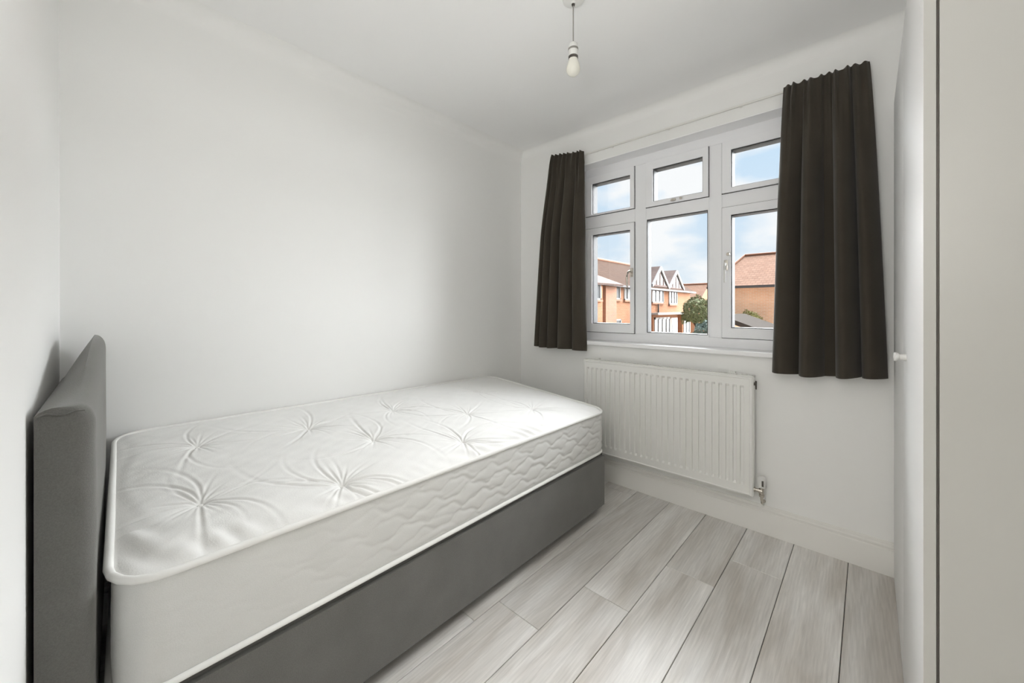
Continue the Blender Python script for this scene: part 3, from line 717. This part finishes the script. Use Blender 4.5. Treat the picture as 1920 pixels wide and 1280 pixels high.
# ---------------------------------------------------------------- wardrobe
wr = thing('wardrobe', 'tall white two-door wardrobe with darker end panel against the far corner', 'wardrobe', (0.39, 1.72, 0))
VX0, VY0, VY1, VZ = 0.079, 1.118, YF-0.004, 2.035
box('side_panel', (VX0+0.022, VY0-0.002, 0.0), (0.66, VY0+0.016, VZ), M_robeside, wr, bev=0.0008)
box('side_panel', (VX0+0.022, VY1-0.020, 0.0), (0.66, VY1-0.002, VZ), M_robe, wr, bev=0.0008)
box('top_panel', (VX0+0.022, VY0+0.016, VZ-0.018), (0.66, VY1-0.020, VZ), M_robe, wr)
box('bottom_panel', (VX0+0.022, VY0+0.016, 0.06), (0.66, VY1-0.020, 0.078), M_robe, wr)
box('back_panel', (0.652, VY0+0.016, 0.078), (0.66, VY1-0.020, VZ-0.018), M_robe, wr)
box('plinth', (VX0+0.03, VY0+0.016, 0.0), (VX0+0.045, VY1-0.020, 0.06), M_robe, wr)
box('door_gap_shade', (VX0+0.0185, VY0+0.0005, 0.0), (VX0+0.0215, VY0+0.010, VZ), M_dark, wr)  # dark filler in the door gap, standing in for the shade inside it
for y0, y1, ky in ((VY0-0.001, 1.7000, 1.575), (1.7045, YF-0.020, 0)):
    d = box('door', (VX0, y0, 0.004), (VX0+0.018, y1, VZ-0.002), M_robe, wr, bev=0.0012)
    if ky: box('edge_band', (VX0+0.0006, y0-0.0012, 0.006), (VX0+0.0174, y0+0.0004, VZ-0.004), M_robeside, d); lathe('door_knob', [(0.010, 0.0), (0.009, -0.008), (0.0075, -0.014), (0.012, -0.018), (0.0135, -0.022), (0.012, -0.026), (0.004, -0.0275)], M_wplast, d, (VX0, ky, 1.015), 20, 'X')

# ---------------------------------------------------------------- outside
GZ = -2.9
tag(box('ground', (-60, YF+0.35, GZ-0.2), (40, 75, GZ), M_ground), kind=S)
tag(boxes('wall_outside', [((-8, YF+0.30, GZ), (8, YF+0.34, -0.05))], M_brickC), kind=S)

def slab(name, pts, th, mt_, parent):
    """flat polygon given a thickness downwards"""
    P = [Vector(p) for p in pts]; n_ = (P[1]-P[0]).cross(P[2]-P[0]).normalized()
    if n_.z < 0 or (abs(n_.z) < 1e-4 and n_.y > 0): n_ = -n_
    V = P + [p - n_*th for p in P]; n = len(P)
    bm = bmesh.new(); vv = [bm.verts.new(v) for v in V]
    bm.faces.new(vv[:n]); bm.faces.new(vv[n:][::-1])
    for i in range(n): bm.faces.new([vv[i], vv[(i+1) % n], vv[n+(i+1) % n], vv[n+i]])
    return bm_obj(name, bm, mt_, parent)
def xwindow(parent, x, y0, y1, z0, z1, nm=2, nt_=0, name='window', trimw=0.07):
    """window in a wall that faces +X, wall face at x"""
    w_ = thing(name); w_.parent = parent; w_.location = Vector((x, (y0+y1)/2, z0)) - parent.location
    w_.name = name
    bm = bmesh.new()
    X0, X1 = x-0.03, x+0.04
    for a in ((y0, y0+trimw), (y1-trimw, y1)): add_box(bm, (X0, a[0], z0), (X1, a[1], z1))
    for a in ((z0, z0+trimw), (z1-trimw, z1)): add_box(bm, (X0, y0, a[0]), (X1, y1, a[1]))
    for k in range(1, nm): yy = y0+(y1-y0)*k/nm; add_box(bm, (X0, yy-trimw*.35, z0), (X1, yy+trimw*.35, z1))
    for k in range(1, nt_+1): zz = z0+(z1-z0)*k/(nt_+1); add_box(bm, (X0, y0, zz-0.02), (X1-0.01, y1, zz+0.02))
    bm_obj('window_frame', bm, M_white_out, w_)
    box('pane', (x-0.02, y0+trimw*.5, z0+trimw*.5), (x+0.005, y1-trimw*.5, z1-trimw*.5), M_win_out, w_)
    box('outer_sill', (x, y0-0.06, z0-0.09), (x+0.1, y1+0.06, z0), M_brickD, w_)
# house A: long brick house facing the street, wall face at x=-9.5
hA = thing('brick_house', 'long orange-brick house with two white gabled dormers and tiled roof', 'house', (-10.5, 20, GZ))
FXA, A0, A1, EZ = -9.5, 9.0, 29.2, 2.44
box('wall', (-14.0, A0, GZ), (FXA, A1, EZ), M_brickA, hA)
RXA, RZA = -11.3, 3.93
slab('roof', [(FXA+0.3, A0-.3, EZ-0.12), (FXA+0.3, A1+.2, EZ-0.12), (RXA, A1-1.2, RZA), (RXA, A0-.3, RZA)], 0.12, M_tileA, hA)
slab('roof', [(-13.8, A0-.3, EZ-0.12), (-13.8, A1+.2, EZ-0.12), (RXA, A1-1.2, RZA), (RXA, A0-.3, RZA)], 0.12, M_tileA, hA)
slab('roof', [(FXA+0.3, A1+.2, EZ-0.12), (-13.8, A1+.2, EZ-0.12), (RXA, A1-1.2, RZA)], 0.12, M_tileG, hA)
tube('ridge_tiles', [(RXA, A0-.3, RZA+.02), (RXA, A1-1.2, RZA+.02)], 0.09, M_ridge, hA, 8)
box('gutter', (FXA+0.26, A0, EZ-0.20), (FXA+0.36, A1+.2, EZ-0.10), M_gutter, hA)
box('chimney', (-11.2, 15.35, 3.3), (-10.7, 15.95, 4.55), M_brickD, hA)
# grey roofed bay at the near end
box('bay_wall', (FXA, 12.5, GZ), (FXA+0.45, 15.95, 2.35), M_brickA, hA)
slab('bay_roof', [(FXA+0.72, 12.0, 2.28), (FXA+0.60, 17.75, 2.33), (FXA-1.0, 15.3, 3.25), (FXA-1.0, 12.0, 3.25)], 0.1, M_tileG, hA)
box('brick_pier', (FXA, 16.55, GZ), (FXA+0.28, 17.62, 2.36), M_brickD, hA)
xwindow(hA, FXA+0.45, 14.6, 15.75, 1.55, 2.30, 2)
xwindow(hA, FXA+0.01, 15.98, 16.48, 1.62, 2.38, 1)
xwindow(hA, FXA+0.01, 17.90, 18.50, 1.62, 2.33, 1)
xwindow(hA, FXA+0.01, 18.95, 20.55, 1.60, 2.33, 4)
xwindow(hA, FXA+0.01, 22.50, 24.25, 1.50, 2.50, 3)
xwindow(hA, FXA+0.01, 25.15, 26.60, 1.42, 2.42, 3)
xwindow(hA, FXA+0.01, 15.98, 16.50, -0.2, 0.75, 1)
xwindow(hA, FXA+0.01, 17.85, 18.60, -0.2, 0.60, 1)
xwindow(hA, FXA+0.30, 22.15, 24.60, -0.85, 0.62, 4, trimw=0.12)
xwindow(hA, FXA+0.30, 26.95, 28.25, -0.65, 0.62, 2, trimw=0.14)
box('bay_wall', (FXA, 22.0, GZ), (FXA+0.30, 24.8, 0.80), M_brickA, hA)
box('bay_wall', (FXA, 26.8, GZ), (FXA+0.30, 28.4, 0.80), M_brickA, hA)
box('canopy', (FXA, 22.0, 0.78), (FXA+0.6, 28.5, 0.90), M_white_out, hA)
dr = box('front_door', (FXA+0.02, 25.0, GZ), (FXA+0.10, 26.5, 0.55), M_white_out, hA)
box('door_pane', (FXA+0.10, 25.5, -0.9), (FXA+0.115, 26.0, 0.35), M_win_out, dr)
tube('downpipe', [(FXA+0.08, 23.3, EZ-1.0), (FXA+0.08, 23.3, 0.8)], 0.05, M_gutter, hA, 8)
def gablet(y0, y1, yp, zb, zp):
    g = thing('dormer_gable'); g.parent = hA; g.location = Vector((FXA, yp, zb)) - hA.location
    g.name = 'dormer_gable'
    x = FXA+0.10
    bm = bmesh.new(); V = [bm.verts.new(p) for p in [(x, y0, zb), (x, y1, zb), (x, yp, zp), (x-2.0, y0, zb), (x-2.0, y1, zb), (x-2.0, yp, zp)]]
    for f in ((0, 1, 2), (5, 4, 3), (0, 3, 4, 1), (1, 4, 5, 2), (2, 5, 3, 0)): bm.faces.new([V[k] for k in f])
    bm_obj('gable_face', bm, M_white_out, g)
    for ya in (y0, y1):
        e = Vector((x+0.10, ya + (0.22 if ya > yp else -0.22), zb-0.12)); t_ = Vector((x+0.10, yp, zp+0.12))
        d_ = Vector((0, 0, 0.20))
        bm = bmesh.new(); q = [e, t_, t_+d_, e+d_]; V = [bm.verts.new(p) for p in q] + [bm.verts.new(p-Vector((0.08, 0, 0))) for p in q]
        for f in ((0, 1, 2, 3), (7, 6, 5, 4), (0, 4, 5, 1), (1, 5, 6, 2), (2, 6, 7, 3), (3, 7, 4, 0)): bm.faces.new([V[k] for k in f])
        bm_obj('bargeboard', bm, M_white_out, g)
        slab('gable_roof', [tuple(e+Vector((-.08, 0, .20))), tuple(t_+Vector((-.08, 0, .20))), tuple(t_+Vector((-2.0, 0, .20))), tuple(e+Vector((-2.0, 0, .20)))], 0.06, M_tileG, g)
    for k in range(1, 4):
        yy = y0+(y1-y0)*k/4; zt = zb + (zp-zb)*(1-abs(yy-yp)/((y1-y0)/2))
        box('timber_stud', (x, yy-0.05, zb), (x+0.03, yy+0.05, zt), M_tileG, g)
    box('timber_rail', (x, y0, zb-0.05), (x+0.04, y1, zb+0.07), M_tileG, g)
gablet(22.45, 24.55, 23.5, 2.52, 3.42)
gablet(25.0, 27.3, 26.2, 2.45, 3.38)

# house B: further along, its gable end to the street
hB = thing('brick_house', 'distant brown-roofed house seen behind the round olive tree', 'house', (-15, 42, GZ))
bm = bmesh.new()
gx0, gx1, ye0, yr, ye1, ze, zr = -24, -12, 39.3, 42.4, 45.5, 1.67, 3.55
V = [bm.verts.new(p) for x in (gx0, gx1) for p in ((x, ye0, GZ), (x, ye1, GZ), (x, ye1, ze), (x, yr, zr), (x, ye0, ze))]
bm.faces.new(V[:5][::-1]); bm.faces.new(V[5:])
for i in range(5): bm.faces.new([V[i], V[(i+1) % 5], V[5+(i+1) % 5], V[5+i]])
bm_obj('wall', bm, M_brickA, hB)
slab('roof', [(gx0, ye0-.3, ze-.1), (gx1+.05, ye0-.3, ze-.1), (gx1+.05, yr, zr+.1), (gx0, yr, zr+.1)], 0.1, M_tileC, hB)
slab('roof', [(gx0, ye1+.3, ze-.1), (gx1+.05, ye1+.3, ze-.1), (gx1+.05, yr, zr+.1), (gx0, yr, zr+.1)], 0.1, M_tileC, hB)
tube('ridge_tiles', [(gx0, yr, zr+.12), (gx1, yr, zr+.12)], 0.10, M_ridge, hB, 8)

# house C: broad brick side wall with hipped roof
hC = thing('brick_house', 'blank brick house with broad hipped roof beyond the garden shrub', 'house', (-3, 25, GZ))
box('wall', (-5.85, 22.0, GZ), (6.0, 28.0, 2.40), M_brickC, hC)
slab('roof', [(-6.15, 21.7, 2.28), (6.3, 21.7, 2.28), (4.8, 25, 4.12), (-5.15, 25, 4.12)], 0.12, M_tileC, hC)
slab('roof', [(-6.15, 28.3, 2.28), (6.3, 28.3, 2.28), (4.8, 25, 4.12), (-5.15, 25, 4.12)], 0.12, M_tileC, hC)
slab('roof', [(-6.15, 21.7, 2.28), (-6.15, 28.3, 2.28), (-5.15, 25, 4.12)], 0.12, M_tileC, hC)
tube('ridge_tiles', [(-6.15, 21.7, 2.33), (-5.15, 25, 4.16), (4.8, 25, 4.16)], 0.07, M_ridge, hC, 8)
box('gutter', (-6.2, 21.6, 2.16), (6.3, 21.72, 2.28), M_gutter, hC)

# outhouse with a low pitched roof, nearer the room
oh = thing('outhouse', 'pale outhouse roof sloping down below the blank brick wall', 'outbuilding', (-3.4, 13, GZ))
box('wall', (-3.0, 12.2, GZ), (-0.9, 14.8, 0.02), M_brickC, oh)
slab('roof', [(-3.1, 12.0, 0.98), (-3.1, 15.0, 0.98), (-0.7, 15.0, 0.03), (-0.7, 12.0, 0.03)], 0.12, M_lroof, oh)
bm = bmesh.new(); V = [bm.verts.new(p) for y in (12.2, 14.8) for p in ((-3.0, y, 0.02), (-0.9, y, 0.02), (-3.0, y, 0.82))]
bm.faces.new(V[:3]); bm.faces.new(V[3:][::-1])
for i in range(3): bm.faces.new([V[i], V[(i+1) % 3], V[3+(i+1) % 3], V[3+i]])
bm_obj('gable_face', bm, M_brickC, oh)

def tree(name, label, cat, c, r, trunk_r, leafm, n_, seed, lsz, sq=1.0):
    rs = random.Random(seed)
    t = thing(name, label, cat, (c[0], c[1], GZ))
    top = c[2]-r*0.2
    bm = bmesh.new(); add_tube(bm, [(c[0], c[1], GZ), (c[0]+.05, c[1], (GZ+top)/2), (c[0], c[1], top)], [trunk_r, trunk_r*.8, trunk_r*.4], 8)
    for k in range(9):
        a = rs.uniform(0, 6.28); z0 = top - rs.uniform(0, r*.7); e = Vector((c[0]+r*.6*math.cos(a), c[1]+r*.6*math.sin(a), z0+r*rs.uniform(.3, .8)))
        add_tube(bm, [(c[0], c[1], z0), tuple((e+Vector((c[0], c[1], z0)))/2+Vector((0, 0, -.05))), tuple(e)], [trunk_r*.4, trunk_r*.25, trunk_r*.1], 6)
    bm_obj('trunk', bm, M_bark, t, smooth=True)
    vs_, fs = [], []
    for k in range(n_):
        while True:
            d = Vector((rs.gauss(0, 1), rs.gauss(0, 1), rs.gauss(0, 1))).normalized()
            if d.z > -0.75: break
        lump = 0.78 + 0.32*noise.noise(d*2.3+Vector((seed, 0, 0)))
        p = Vector((c[0], c[1], c[2])) + Vector((d.x, d.y, d.z*sq))*r*lump*rs.uniform(.75, 1.05)**0.5
        a = Vector((rs.gauss(0, 1), rs.gauss(0, 1), rs.gauss(0, 1))).normalized(); b = a.cross(d+Vector((.01, .02, .03))).normalized()
        s = lsz*rs.uniform(.6, 1.3); i0 = len(vs_)
        vs_ += [p-a*s, p-b*s*.5+d*s*.2, p+a*s, p+b*s*.5+d*s*.2]; fs.append((i0, i0+1, i0+2, i0+3))
    o = mesh_obj('foliage', vs_, fs, leafm, t); o['kind'] = 'stuff'
tree('olive_tree', 'round olive-green tree at the end of the dormered brick house', 'tree', (-6.35, 20.5, 0.95), 0.88, 0.13, M_leafA, 5200, 2, 0.055, 1.0)
tree('shrub', 'blue-green shrub in front of the round olive tree', 'shrub', (-5.15, 18.0, -0.05), 0.72, 0.08, M_leafB, 6000, 5, 0.045)
tree('shrub', 'yellow-green shrub against the blank brick wall', 'shrub', (-4.1, 20.7, 0.45), 0.75, 0.07, M_leafC, 2600, 9, 0.045, 0.9)
